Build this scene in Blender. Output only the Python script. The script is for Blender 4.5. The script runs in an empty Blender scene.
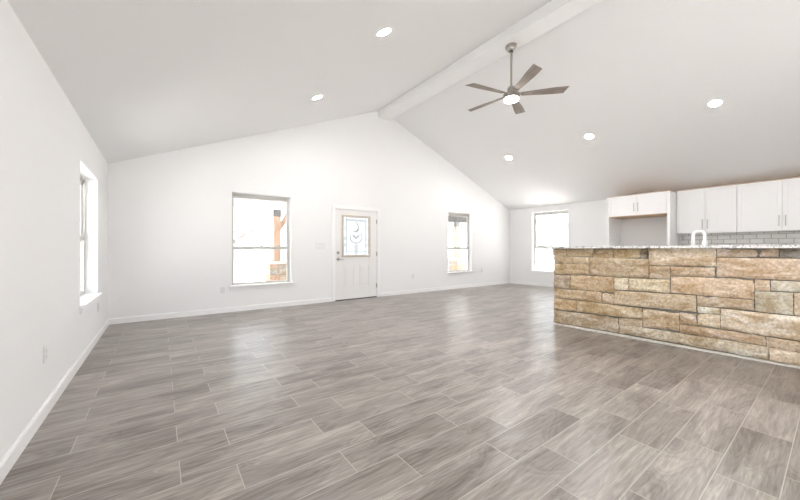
import bpy, bmesh, math, random
from mathutils import Vector, Matrix, noise

C = bpy.context.scene.collection
SC = bpy.context.scene

# ------------------------------------------------------------------ camera, world, sun, exposure
cam_d = bpy.data.cameras.new('camera')
cam_d.sensor_width = 36.0
cam_d.lens = 325.0 / 800.0 * 36.0
cam_d.shift_y = -1.0 / 800.0
cam_d.clip_start = 0.02
cam = bpy.data.objects.new('camera', cam_d)
cam.location = (0, 0, 1.17)
cam.rotation_euler = (math.pi / 2, 0, -math.radians(36.387))
C.objects.link(cam)
SC.camera = cam

w = bpy.data.worlds.new('overcast_sky')
SC.world = w
w.use_nodes = True
nt = w.node_tree
nt.nodes['Background'].inputs[0].default_value = (0.88, 0.94, 1.0, 1)
nt.nodes['Background'].inputs[1].default_value = 3.4

sun_d = bpy.data.lights.new('sun', 'SUN')
sun_d.energy = 36.0
sun_d.angle = math.radians(2.0)
sun_d.color = (1.0, 0.97, 0.94)
sun = bpy.data.objects.new('sun', sun_d)
sun.rotation_euler = Vector((-0.30, 0.42, -1.0)).to_track_quat('-Z', 'Y').to_euler()
sun.location = (6, -6, 12)
C.objects.link(sun)

LAMP = 440.0        # radiance of the recessed light lenses
FAN_LAMP = 50.0

SC.view_settings.view_transform = 'Standard'
SC.view_settings.look = 'None'
SC.view_settings.exposure = 0.25
SC.view_settings.gamma = 1.0
SC.view_settings.use_curve_mapping = False
SC.cycles.use_denoising = True
SC.cycles.max_bounces = 14
SC.cycles.diffuse_bounces = 9
SC.cycles.glossy_bounces = 4
SC.cycles.transparent_max_bounces = 12
SC.cycles.sample_clamp_indirect = 12.0

# ------------------------------------------------------------------ materials
def new_mat(name):
    m = bpy.data.materials.new(name)
    m.use_nodes = True
    b = m.node_tree.nodes['Principled BSDF']
    return m, m.node_tree.nodes, m.node_tree.links, b

def plain(name, col, rough=0.5, metal=0.0, bump=0.0, bscale=80.0, bdist=0.002, spec=0.5, var=0.0):
    m, n, l, b = new_mat(name)
    b.inputs['Base Color'].default_value = (*col, 1)
    b.inputs['Roughness'].default_value = rough
    b.inputs['Metallic'].default_value = metal
    b.inputs['Specular IOR Level'].default_value = spec
    if bump or var:
        g = n.new('ShaderNodeNewGeometry')
        t = n.new('ShaderNodeTexNoise')
        t.inputs['Scale'].default_value = bscale
        t.inputs['Detail'].default_value = 3
        l.new(g.outputs['Position'], t.inputs['Vector'])
        if bump:
            bp = n.new('ShaderNodeBump')
            bp.inputs['Strength'].default_value = bump
            bp.inputs['Distance'].default_value = bdist
            l.new(t.outputs['Fac'], bp.inputs['Height'])
            l.new(bp.outputs['Normal'], b.inputs['Normal'])
        if var:
            mx = n.new('ShaderNodeMix'); mx.data_type = 'RGBA'
            mx.inputs[6].default_value = (*[c * (1 - var) for c in col], 1)
            mx.inputs[7].default_value = (*[min(1, c * (1 + var)) for c in col], 1)
            l.new(t.outputs['Fac'], mx.inputs[0])
            l.new(mx.outputs[2], b.inputs['Base Color'])
    return m

M_wall = plain('painted_drywall', (0.855, 0.857, 0.862), 0.75, bump=0.45, bscale=95, bdist=0.003, spec=0.25)
M_ceil = plain('ceiling_paint', (0.83, 0.83, 0.835), 0.85, bump=0.3, bscale=80, bdist=0.003, spec=0.2)
M_trim = plain('white_trim_paint', (0.88, 0.88, 0.885), 0.4, bump=0.03, bscale=20)
M_cab = plain('white_cabinet_paint', (0.87, 0.87, 0.875), 0.38, bump=0.02, bscale=30)
M_door = plain('white_door_paint', (0.82, 0.815, 0.81), 0.45, bump=0.03, bscale=30)
M_vinyl = plain('window_frame_vinyl', (0.56, 0.555, 0.53), 0.45, bump=0.02, bscale=30)
M_tan = plain('tan_glass_frame', (0.56, 0.49, 0.41), 0.5, bump=0.02, bscale=30)
M_nickel = plain('brushed_nickel', (0.50, 0.47, 0.44), 0.32, 1.0, bump=0.05, bscale=300, bdist=0.0005)
M_dark = plain('dark_metal', (0.12, 0.12, 0.12), 0.4, 0.9, bump=0.02, bscale=100)
M_chrome = plain('bright_chrome', (0.95, 0.95, 0.94), 0.38, 0.6, bump=0.01, bscale=100)
M_white_metal = plain('white_enamel', (0.85, 0.85, 0.84), 0.4, bump=0.02, bscale=50)
M_plate = plain('white_plastic_plate', (0.76, 0.76, 0.76), 0.4, bump=0.02, bscale=50)
M_slot = plain('grey_plastic_slots', (0.40, 0.40, 0.40), 0.5, bump=0.02, bscale=50)
M_mortar = plain('grey_mortar', (0.22, 0.205, 0.18), 0.95, bump=0.8, bscale=60, bdist=0.006, var=0.25)
M_lead = plain('lead_caming', (0.45, 0.45, 0.44), 0.5, 0.3, bump=0.02, bscale=50)
M_ply = plain('bare_plywood_edge', (0.55, 0.40, 0.27), 0.7, bump=0.1, bscale=50, var=0.15)
M_conc = plain('pale_concrete', (0.62, 0.60, 0.56), 0.9, bump=0.3, bscale=12, bdist=0.01, var=0.08)
M_soil = plain('dry_pale_ground', (0.64, 0.62, 0.60), 0.95, bump=0.5, bscale=2.0, bdist=0.03, var=0.18)
M_steel = plain('sink_steel', (0.6, 0.6, 0.6), 0.3, 1.0, bump=0.02, bscale=200)
M_porch = plain('porch_white_paint', (0.80, 0.79, 0.77), 0.6, bump=0.1, bscale=20)
M_porch_shade = plain('porch_shaded_beam', (0.045, 0.043, 0.045), 0.7, bump=0.1, bscale=20, var=0.2)  # dark copy for the shaded beam stretch, shade put into the colour
M_cap = plain('galvanised_bracket', (0.16, 0.16, 0.165), 0.6, 0.2, bump=0.1, bscale=20)
M_bark = plain('tree_bark', (0.10, 0.085, 0.07), 0.9, bump=0.6, bscale=20, bdist=0.02, var=0.3)
M_leaf = plain('olive_leaves', (0.09, 0.10, 0.08), 0.8, bump=0.1, bscale=20, var=0.3)

def wood_mat(name, c1, c2, axis=0, scale=6.0, stretch=14.0, rough=0.55, use='Object'):
    m, n, l, b = new_mat(name)
    tc = n.new('ShaderNodeTexCoord')
    mp = n.new('ShaderNodeMapping')
    s = [stretch, stretch, stretch]; s[axis] = 1.0
    mp.inputs['Scale'].default_value = s
    l.new(tc.outputs[use], mp.inputs['Vector'])
    t = n.new('ShaderNodeTexNoise')
    t.inputs['Scale'].default_value = scale
    t.inputs['Detail'].default_value = 6
    t.inputs['Distortion'].default_value = 0.6
    l.new(mp.outputs['Vector'], t.inputs['Vector'])
    r = n.new('ShaderNodeValToRGB')
    r.color_ramp.elements[0].position = 0.3; r.color_ramp.elements[0].color = (*c1, 1)
    r.color_ramp.elements[1].position = 0.72; r.color_ramp.elements[1].color = (*c2, 1)
    l.new(t.outputs['Fac'], r.inputs['Fac'])
    l.new(r.outputs['Color'], b.inputs['Base Color'])
    bp = n.new('ShaderNodeBump'); bp.inputs['Strength'].default_value = 0.2; bp.inputs['Distance'].default_value = 0.002
    l.new(t.outputs['Fac'], bp.inputs['Height']); l.new(bp.outputs['Normal'], b.inputs['Normal'])
    b.inputs['Roughness'].default_value = rough
    return m

M_blade = wood_mat('weathered_grey_wood', (0.18, 0.148, 0.128), (0.34, 0.293, 0.262), 0, 5, 12, 0.6)
M_post = wood_mat('orange_cedar_post', (0.36, 0.235, 0.17), (0.50, 0.345, 0.255), 2, 4, 10, 0.7)
M_pale_post = wood_mat('pale_pine_brace', (0.40, 0.31, 0.21), (0.54, 0.44, 0.32), 2, 4, 10, 0.7)

def emit_mat(name, col, strength):
    m, n, l, b = new_mat(name)
    b.inputs['Base Color'].default_value = (0.9, 0.9, 0.9, 1)
    b.inputs['Emission Color'].default_value = (*col, 1)
    b.inputs['Emission Strength'].default_value = strength
    return m
M_lamp = emit_mat('frosted_led_lens', (1.0, 0.975, 0.955), LAMP)
M_fanlamp = emit_mat('warm_fan_lens', (1.0, 0.90, 0.84), FAN_LAMP)

def glass_mat(name, tint=(0.975, 0.98, 0.98)):
    m, n, l, b = new_mat(name)
    n.remove(b)
    out = n['Material Output']
    tr = n.new('ShaderNodeBsdfTransparent'); tr.inputs[0].default_value = (*tint, 1)
    gl = n.new('ShaderNodeBsdfGlossy'); gl.inputs['Roughness'].default_value = 0.02
    fr = n.new('ShaderNodeFresnel'); fr.inputs['IOR'].default_value = 1.45
    geo = n.new('ShaderNodeNewGeometry')
    ior = n.new('ShaderNodeMath'); ior.operation = 'MULTIPLY_ADD'      # same thin-sheet reflectance on both faces
    ior.inputs[1].default_value = 1 / 1.45 - 1.45; ior.inputs[2].default_value = 1.45
    l.new(geo.outputs['Backfacing'], ior.inputs[0]); l.new(ior.outputs[0], fr.inputs['IOR'])
    mx = n.new('ShaderNodeMixShader')
    l.new(fr.outputs[0], mx.inputs[0]); l.new(tr.outputs[0], mx.inputs[1]); l.new(gl.outputs[0], mx.inputs[2])
    l.new(mx.outputs[0], out.inputs['Surface'])
    return m
M_glass = glass_mat('clear_window_glass')
M_privacy = glass_mat('dimmed_decorative_glass', (0.56, 0.56, 0.555))

# --- wood-look porcelain floor: 0.222 x 0.75 m planks running along x, joints alternate by a third
def floor_mat():
    m, n, l, b = new_mat('wood_look_plank_tile')
    g = n.new('ShaderNodeNewGeometry')
    mp = n.new('ShaderNodeMapping')
    mp.inputs['Location'].default_value = (-0.083 + 0.75 * 20, -0.393 + 0.222 * 60, 0)
    l.new(g.outputs['Position'], mp.inputs['Vector'])
    br = n.new('ShaderNodeTexBrick')
    br.offset = 0.6667; br.offset_frequency = 2; br.squash = 1.0
    br.inputs['Color1'].default_value = (0, 0, 0, 1); br.inputs['Color2'].default_value = (1, 1, 1, 1)
    br.inputs['Mortar'].default_value = (0.5, 0.5, 0.5, 1)
    br.inputs['Scale'].default_value = 1.0
    br.inputs['Mortar Size'].default_value = 0.0023
    br.inputs['Mortar Smooth'].default_value = 0.1
    br.inputs['Bias'].default_value = 0.0
    br.inputs['Brick Width'].default_value = 0.75
    br.inputs['Row Height'].default_value = 0.222
    l.new(mp.outputs['Vector'], br.inputs['Vector'])
    rnd = n.new('ShaderNodeSeparateColor'); l.new(br.outputs['Color'], rnd.inputs[0])
    # grain, shifted for every plank
    mul = n.new('ShaderNodeMath'); mul.operation = 'MULTIPLY'; mul.inputs[1].default_value = 37.0
    l.new(rnd.outputs[0], mul.inputs[0])
    comb = n.new('ShaderNodeCombineXYZ'); l.new(mul.outputs[0], comb.inputs[0]); l.new(mul.outputs[0], comb.inputs[2])
    add = n.new('ShaderNodeVectorMath'); add.operation = 'ADD'
    l.new(g.outputs['Position'], add.inputs[0]); l.new(comb.outputs[0], add.inputs[1])
    def noise_(sx, sy, sc, det, dist, rough=0.5):
        mpp = n.new('ShaderNodeMapping'); mpp.inputs['Scale'].default_value = (sx, sy, 1)
        l.new(add.outputs[0], mpp.inputs['Vector'])
        t = n.new('ShaderNodeTexNoise'); t.inputs['Scale'].default_value = sc
        t.inputs['Detail'].default_value = det; t.inputs['Distortion'].default_value = dist
        t.inputs['Roughness'].default_value = rough
        l.new(mpp.outputs[0], t.inputs['Vector'])
        return t
    t1 = noise_(1.0, 4.2, 1.5, 1.5, 0.8)      # broad figure
    t2 = noise_(1.0, 15.0, 4.5, 8, 0.5, 0.68)     # streaks
    t3 = noise_(1, 1, 0.8, 2, 0)            # slow tone change
    # cathedral rings: sine of the broad noise
    ring = n.new('ShaderNodeMath'); ring.operation = 'MULTIPLY'; ring.inputs[1].default_value = 75.0
    l.new(t1.outputs['Fac'], ring.inputs[0])
    sn = n.new('ShaderNodeMath'); sn.operation = 'SINE'; l.new(ring.outputs[0], sn.inputs[0])
    def ma(a, k, c=None):
        q = n.new('ShaderNodeMath'); q.operation = 'MULTIPLY_ADD'
        l.new(a, q.inputs[0]); q.inputs[1].default_value = k
        if c is None: q.inputs[2].default_value = 0
        elif isinstance(c, float): q.inputs[2].default_value = c
        else: l.new(c, q.inputs[2])
        return q.outputs[0]
    v = ma(sn.outputs[0], 0.038, 0.04)
    v = ma(t2.outputs['Fac'], 0.84, v)
    v = ma(t1.outputs['Fac'], 0.62, v)
    v = ma(rnd.outputs[0], 0.11, v)
    v = ma(t3.outputs['Fac'], 0.15, v)
    rp = n.new('ShaderNodeValToRGB')
    e = rp.color_ramp.elements
    e[0].position = 0.50; e[0].color = (0.135, 0.117, 0.104, 1)
    e[1].position = 1.15; e[1].color = (0.48, 0.442, 0.405, 1)
    k = e.new(0.82); k.color = (0.325, 0.295, 0.267, 1)
    e[2].position = 1.0
    v2 = n.new('ShaderNodeMath'); v2.operation = 'MULTIPLY_ADD'; v2.inputs[1].default_value = 0.95; v2.inputs[2].default_value = -0.145
    l.new(v, v2.inputs[0])
    l.new(v2.outputs[0], rp.inputs['Fac'])
    mx = n.new('ShaderNodeMix'); mx.data_type = 'RGBA'
    mx.inputs[7].default_value = (0.45, 0.42, 0.39, 1)
    l.new(br.outputs['Fac'], mx.inputs[0]); l.new(rp.outputs['Color'], mx.inputs[6])
    l.new(mx.outputs[2], b.inputs['Base Color'])
    b.inputs['Specular IOR Level'].default_value = 0.5
    rr = n.new('ShaderNodeMath'); rr.operation = 'MULTIPLY_ADD'; rr.inputs[1].default_value = 0.12; rr.inputs[2].default_value = 0.25
    l.new(t2.outputs['Fac'], rr.inputs[0])
    l.new(rr.outputs[0], b.inputs['Roughness'])
    inv = n.new('ShaderNodeMath'); inv.operation = 'MULTIPLY_ADD'; inv.inputs[1].default_value = -1.0
    l.new(br.outputs['Fac'], inv.inputs[0])
    sc_ = n.new('ShaderNodeMath'); sc_.operation = 'MULTIPLY'; sc_.inputs[1].default_value = 0.25
    l.new(t2.outputs['Fac'], sc_.inputs[0]); l.new(sc_.outputs[0], inv.inputs[2])
    bp = n.new('ShaderNodeBump'); bp.inputs['Strength'].default_value = 0.35; bp.inputs['Distance'].default_value = 0.0012
    l.new(inv.outputs[0], bp.inputs['Height']); l.new(bp.outputs['Normal'], b.inputs['Normal'])
    return m
M_floor = floor_mat()

def splash_mat():
    m, n, l, b = new_mat('white_subway_tile')
    g = n.new('ShaderNodeNewGeometry')
    sp = n.new('ShaderNodeSeparateXYZ'); l.new(g.outputs['Position'], sp.inputs[0])
    cb = n.new('ShaderNodeCombineXYZ'); l.new(sp.outputs[1], cb.inputs[0]); l.new(sp.outputs[2], cb.inputs[1])
    mp = n.new('ShaderNodeMapping'); mp.inputs['Location'].default_value = (10.02, 9.02, 0)
    l.new(cb.outputs[0], mp.inputs['Vector'])
    br = n.new('ShaderNodeTexBrick'); br.offset = 0.5
    br.inputs['Color1'].default_value = (0.74, 0.735, 0.72, 1); br.inputs['Color2'].default_value = (0.84, 0.835, 0.82, 1)
    br.inputs['Mortar'].default_value = (0.42, 0.41, 0.40, 1)
    br.inputs['Scale'].default_value = 1
    br.inputs['Mortar Size'].default_value = 0.005
    br.inputs['Brick Width'].default_value = 0.19; br.inputs['Row Height'].default_value = 0.092
    l.new(mp.outputs[0], br.inputs['Vector'])
    l.new(br.outputs['Color'], b.inputs['Base Color'])
    b.inputs['Roughness'].default_value = 0.15
    iv = n.new('ShaderNodeMath'); iv.operation = 'SUBTRACT'; iv.inputs[0].default_value = 1
    l.new(br.outputs['Fac'], iv.inputs[1])
    bp = n.new('ShaderNodeBump'); bp.inputs['Strength'].default_value = 0.6; bp.inputs['Distance'].default_value = 0.003
    l.new(iv.outputs[0], bp.inputs['Height']); l.new(bp.outputs['Normal'], b.inputs['Normal'])
    return m
M_splash = splash_mat()

def granite_mat():
    m, n, l, b = new_mat('speckled_white_granite')
    g = n.new('ShaderNodeNewGeometry')
    t = n.new('ShaderNodeTexNoise'); t.inputs['Scale'].default_value = 60; t.inputs['Detail'].default_value = 4
    t2 = n.new('ShaderNodeTexNoise'); t2.inputs['Scale'].default_value = 14; t2.inputs['Detail'].default_value = 6
    l.new(g.outputs['Position'], t.inputs['Vector']); l.new(g.outputs['Position'], t2.inputs['Vector'])
    r = n.new('ShaderNodeValToRGB'); e = r.color_ramp.elements
    e[0].position = 0.33; e[0].color = (0.20, 0.19, 0.19, 1)
    e[1].position = 0.46; e[1].color = (0.82, 0.81, 0.80, 1)
    l.new(t.outputs['Fac'], r.inputs['Fac'])
    r2 = n.new('ShaderNodeValToRGB'); e = r2.color_ramp.elements
    e[0].position = 0.33; e[0].color = (0.50, 0.49, 0.49, 1)
    e[1].position = 0.45; e[1].color = (1, 1, 1, 1)
    l.new(t2.outputs['Fac'], r2.inputs['Fac'])
    mx = n.new('ShaderNodeMix'); mx.data_type = 'RGBA'; mx.blend_type = 'MULTIPLY'; mx.inputs[0].default_value = 1
    l.new(r.outputs[0], mx.inputs[6]); l.new(r2.outputs[0], mx.inputs[7])
    l.new(mx.outputs[2], b.inputs['Base Color'])
    b.inputs['Roughness'].default_value = 0.2
    return m
M_granite = granite_mat()

def stone_mat():
    m, n, l, b = new_mat('tan_chopped_limestone')
    at = n.new('ShaderNodeAttribute'); at.attribute_name = 'stone_tint'
    g = n.new('ShaderNodeTexCoord')
    def nz(sc, det, dist=0.0, sx=1.0, sz=1.0):
        mp = n.new('ShaderNodeMapping'); mp.inputs['Scale'].default_value = (1, sx, sz)
        l.new(g.outputs['Object'], mp.inputs['Vector'])
        t = n.new('ShaderNodeTexNoise'); t.inputs['Scale'].default_value = sc; t.inputs['Detail'].default_value = det
        t.inputs['Distortion'].default_value = dist
        t.inputs['Roughness'].default_value = 0.62
        l.new(mp.outputs[0], t.inputs['Vector']); return t
    a = nz(5.0, 8, 1.2, 0.7, 1.6)      # large rusty / pale clouds
    c = nz(38.0, 6, 0.3)               # grit
    d = nz(2.2, 3, 0.5)
    f_ = nz(9.0, 10, 2.2, 0.8, 1.3)    # veins
    # rusty patches
    r = n.new('ShaderNodeValToRGB'); e = r.color_ramp.elements
    e[0].position = 0.36; e[0].color = (0.78, 0.66, 0.52, 1)
    e[1].position = 0.64; e[1].color = (1.22, 1.26, 1.34, 1)
    k = e.new(0.50); k.color = (1.0, 0.96, 0.90, 1)
    l.new(a.outputs['Fac'], r.inputs['Fac'])
    m1 = n.new('ShaderNodeMix'); m1.data_type = 'RGBA'; m1.blend_type = 'MULTIPLY'; m1.inputs[0].default_value = 1.0
    l.new(at.outputs['Color'], m1.inputs[6]); l.new(r.outputs[0], m1.inputs[7])
    r2 = n.new('ShaderNodeValToRGB'); e = r2.color_ramp.elements
    e[0].position = 0.32; e[0].color = (0.50, 0.47, 0.44, 1)
    e[1].position = 0.60; e[1].color = (1.14, 1.14, 1.15, 1)
    l.new(c.outputs['Fac'], r2.inputs['Fac'])
    m2 = n.new('ShaderNodeMix'); m2.data_type = 'RGBA'; m2.blend_type = 'MULTIPLY'; m2.inputs[0].default_value = 0.6
    l.new(m1.outputs[2], m2.inputs[6]); l.new(r2.outputs[0], m2.inputs[7])
    # brown veins where the vein noise is near its middle
    ab = n.new('ShaderNodeMath'); ab.operation = 'SUBTRACT'; ab.inputs[1].default_value = 0.5; l.new(f_.outputs['Fac'], ab.inputs[0])
    ab2 = n.new('ShaderNodeMath'); ab2.operation = 'ABSOLUTE'; l.new(ab.outputs[0], ab2.inputs[0])
    r3 = n.new('ShaderNodeValToRGB'); e = r3.color_ramp.elements
    e[0].position = 0.0; e[0].color = (0.70, 0.56, 0.42, 1)
    e[1].position = 0.03; e[1].color = (1, 1, 1, 1)
    l.new(ab2.outputs[0], r3.inputs['Fac'])
    m3 = n.new('ShaderNodeMix'); m3.data_type = 'RGBA'; m3.blend_type = 'MULTIPLY'
    mm = n.new('ShaderNodeMath'); mm.operation = 'MULTIPLY'; mm.inputs[1].default_value = 0.9
    l.new(d.outputs['Fac'], mm.inputs[0]); l.new(mm.outputs[0], m3.inputs[0])
    l.new(m2.outputs[2], m3.inputs[6]); l.new(r3.outputs[0], m3.inputs[7])
    l.new(m3.outputs[2], b.inputs['Base Color'])
    b.inputs['Roughness'].default_value = 0.85
    b.inputs['Specular IOR Level'].default_value = 0.25
    bp = n.new('ShaderNodeBump'); bp.inputs['Strength'].default_value = 0.8; bp.inputs['Distance'].default_value = 0.012
    h = n.new('ShaderNodeMath'); h.operation = 'MULTIPLY_ADD'; h.inputs[1].default_value = 0.35
    l.new(c.outputs['Fac'], h.inputs[0]); l.new(f_.outputs['Fac'], h.inputs[2])
    l.new(h.outputs[0], bp.inputs['Height']); l.new(bp.outputs['Normal'], b.inputs['Normal'])
    return m
M_stone = stone_mat()

# ------------------------------------------------------------------ mesh helpers
def bm_box(bm, x0, x1, y0, y1, z0, z1, M=None):
    co = [(x0, y0, z0), (x1, y0, z0), (x1, y1, z0), (x0, y1, z0), (x0, y0, z1), (x1, y0, z1), (x1, y1, z1), (x0, y1, z1)]
    vs = [bm.verts.new(M @ Vector(c) if M else c) for c in co]
    for f in ((0, 3, 2, 1), (4, 5, 6, 7), (0, 1, 5, 4), (1, 2, 6, 5), (2, 3, 7, 6), (3, 0, 4, 7)):
        bm.faces.new([vs[i] for i in f])
    return vs

def bm_lathe(bm, prof, seg=32, M=None, cap=True):
    rings = []
    for r, z in prof:
        ring = []
        for i in range(seg):
            a = 2 * math.pi * i / seg
            c = Vector((r * math.cos(a), r * math.sin(a), z))
            ring.append(bm.verts.new(M @ c if M else c))
        rings.append(ring)
    for a, b in zip(rings, rings[1:]):
        for i in range(seg):
            j = (i + 1) % seg
            bm.faces.new((a[i], a[j], b[j], b[i]))
    if cap:
        bm.faces.new(list(reversed(rings[0])))
        bm.faces.new(rings[-1])

def bm_tube(bm, pts, rad, seg=10, cap=True):
    pts = [Vector(p) for p in pts]
    rr = rad if isinstance(rad, (list, tuple)) else [rad] * len(pts)
    rings = []
    up = None
    for i, p in enumerate(pts):
        if i == 0: d = pts[1] - pts[0]
        elif i == len(pts) - 1: d = pts[-1] - pts[-2]
        else: d = (pts[i + 1] - pts[i - 1])
        d.normalize()
        if up is None:
            up = Vector((0, 0, 1)) if abs(d.z) < 0.9 else Vector((1, 0, 0))
        s = d.cross(up)
        if s.length < 1e-5: s = d.cross(Vector((0, 1, 0)))
        s.normalize(); up = s.cross(d).normalized()
        rings.append([bm.verts.new(p + (s * math.cos(2 * math.pi * k / seg) + up * math.sin(2 * math.pi * k / seg)) * rr[i]) for k in range(seg)])
    for a, b in zip(rings, rings[1:]):
        for i in range(seg):
            j = (i + 1) % seg
            bm.faces.new((a[i], b[i], b[j], a[j]))
    if cap:
        bm.faces.new(rings[0]); bm.faces.new(list(reversed(rings[-1])))

def bm_prism(bm, poly, h0, h1, axis='y'):
    """poly of 2D points in the plane across axis, extruded from h0 to h1"""
    def P(a, b, h):
        return (a, h, b) if axis == 'y' else ((h, a, b) if axis == 'x' else (a, b, h))
    A = [bm.verts.new(P(a, b, h0)) for a, b in poly]
    B = [bm.verts.new(P(a, b, h1)) for a, b in poly]
    bm.faces.new(A); bm.faces.new(list(reversed(B)))
    n_ = len(poly)
    for i in range(n_):
        j = (i + 1) % n_
        bm.faces.new((A[i], B[i], B[j], A[j]))

def obj(name, bm, mat, parent=None, smooth=False, bevel=0.0, bseg=2, recalc=True):
    if recalc: bmesh.ops.recalc_face_normals(bm, faces=bm.faces)
    me = bpy.data.meshes.new(name)
    bm.to_mesh(me); bm.free()
    me.materials.append(mat)
    if smooth:
        for p in me.polygons: p.use_smooth = True
        me.set_sharp_from_angle(angle=math.radians(38))
    o = bpy.data.objects.new(name, me)
    C.objects.link(o)
    if bevel:
        md = o.modifiers.new('bevel', 'BEVEL'); md.width = bevel; md.segments = bseg; md.limit_method = 'ANGLE'
        md.angle_limit = math.radians(40)
    if parent is not None: o.parent = parent
    return o

def box(name, x0, x1, y0, y1, z0, z1, mat, parent=None, bevel=0.0):
    bm = bmesh.new(); bm_box(bm, x0, x1, y0, y1, z0, z1)
    return obj(name, bm, mat, parent, bevel=bevel)

def tag(o, label=None, cat=None, group=None, kind=None):
    if label: o['label'] = label
    if cat: o['category'] = cat
    if group: o['group'] = group
    if kind: o['kind'] = kind
    return o

def thing(name, label, cat, loc=(0, 0, 0), rotz=0.0, group=None, kind=None):
    o = bpy.data.objects.new(name, None)
    o.empty_display_size = 0.1
    C.objects.link(o)
    o.location = loc; o.rotation_euler = (0, 0, rotz)
    return tag(o, label, cat, group, kind)

def dup(o, parent=None):
    c = o.copy(); C.objects.link(c)
    if parent is not None: c.parent = parent
    for ch in o.children: dup(ch, c)
    return c

# ------------------------------------------------------------------ room dimensions
XL, XR, YF, YB = -0.655, 9.62, 6.72, -3.6
EL, ER, XT, ZT = 2.49, 2.50, 4.40, 4.60         # eaves left / right, ridge
TW = 0.18
def zc(x):
    return EL + (ZT - EL) * (x - XL) / (XT - XL) if x < XT else ER + (ZT - ER) * (XR - x) / (XR - XT)

floor = tag(box('floor', XL - TW, XR + TW, YB - TW, YF + TW, -0.12, 0.0, M_floor), 'grey wood-look plank tile floor of the whole room', 'floor', kind='structure')

def wall_boxes(bm, u0, u1, z1, holes, place):
    us = sorted({u0, u1, *[h[0] for h in holes], *[h[1] for h in holes]})
    zs = sorted({0.0, z1, *[h[2] for h in holes], *[h[3] for h in holes]})
    for a, b in zip(us, us[1:]):
        for c, d in zip(zs, zs[1:]):
            mu, mz = (a + b) / 2, (c + d) / 2
            if any(h[0] < mu < h[1] and h[2] < mz < h[3] for h in holes): continue
            place(bm, a, b, c, d)

W1 = (1.07, 2.17, 0.462, 2.236)
W3 = (6.68, 7.70, 0.468, 2.238)
DR = (3.125, 4.275, 0.0, 2.095)
WL = (4.563, 5.70, 0.575, 2.065)      # along y on the left wall
WK = (-2.7, -0.7, 0.575, 2.065)       # opening added out of view to light the cabinets and stone
WR = (4.75, 5.897, 0.46, 2.33)        # along y on the right wall
PD = (1.0, 4.4, 0.0, 2.25)            # sliding door opening added behind the camera for fill

bm = bmesh.new()
wall_boxes(bm, XL - TW, XR + TW, EL, [W1, W3, DR], lambda b, a, c, d, e: bm_box(b, a, c, YF, YF + TW, d, e))
bm_prism(bm, [(XL, EL), (XR, EL), (XR, ER + 0.02), (XT, ZT + 0.02), (XL, EL + 0.02)], YF, YF + TW)
tag(obj('wall_front', bm, M_wall), 'white gable wall with the entry door and two windows', 'wall', kind='structure')
bm = bmesh.new()
wall_boxes(bm, XL - TW, XR + TW, EL, [PD], lambda b, a, c, d, e: bm_box(b, a, c, YB - TW, YB, d, e))
bm_prism(bm, [(XL, EL), (XR, EL), (XR, ER + 0.02), (XT, ZT + 0.02), (XL, EL + 0.02)], YB - TW, YB)
tag(obj('wall_rear', bm, M_wall), 'white gable wall behind the camera', 'wall', kind='structure')
bm = bmesh.new()
wall_boxes(bm, YB, YF, EL + 0.02, [WL, WK], lambda b, a, c, d, e: bm_box(b, XL - TW, XL, a, c, d, e))
tag(obj('wall_left', bm, M_wall), 'white textured wall along the left side', 'wall', kind='structure')
bm = bmesh.new()
wall_boxes(bm, YB, YF, ER + 0.02, [WR], lambda b, a, c, d, e: bm_box(b, XR, XR + TW, a, c, d, e))
tag(obj('wall_right', bm, M_wall), 'white wall with window behind the kitchen', 'wall', kind='structure')
# vaulted ceiling, one solid with two slopes and eaves beyond the walls
OV = 0.55
bm = bmesh.new()
kL = (ZT - EL) / (XT - XL); kR = (ZT - ER) / (XR - XT)
bm_prism(bm, [(XL - OV, EL - kL * OV), (XT, ZT), (XR + OV, ER - kR * OV), (XR + OV, ER - kR * OV + 0.2), (XT, ZT + 0.22), (XL - OV, EL - kL * OV + 0.2)], YB - 0.4, YF + TW + 0.02)
tag(obj('ceiling', bm, M_ceil), 'white vaulted ceiling rising to a central ridge', 'ceiling', kind='structure')
# boxed ridge beam
tag(box('trim_1', 4.285, 4.62, YB, YF, 4.39, 4.62, M_trim, bevel=0.006), 'white boxed beam running along the ceiling ridge', 'beam', kind='structure')

# baseboards
def base_run(name, segs, place, label):
    bm = bmesh.new()
    for a, b in segs:
        place(bm, a, b)
    tag(obj(name, bm, M_trim), label, 'baseboard', kind='structure')
BH, BT = 0.095, 0.015
def prof(sign, off):
    return [(off, 0.0), (off + sign * BT, 0.0), (off + sign * BT, BH - 0.015), (off + sign * BT * 0.45, BH), (off, BH)]
base_run('baseboard_front', [(XL, 3.055), (4.345, XR)], lambda b, a, c: bm_prism(b, prof(-1, YF), a, c, 'x'), 'white baseboard along the front wall')
base_run('baseboard_left', [(YB, YF - BT)], lambda b, a, c: bm_prism(b, prof(1, XL), a, c, 'y'), 'white baseboard along the left wall')
base_run('baseboard_right', [(3.445, YF - BT)], lambda b, a, c: bm_prism(b, prof(-1, XR), a, c, 'y'), 'white baseboard below the right window')

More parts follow.
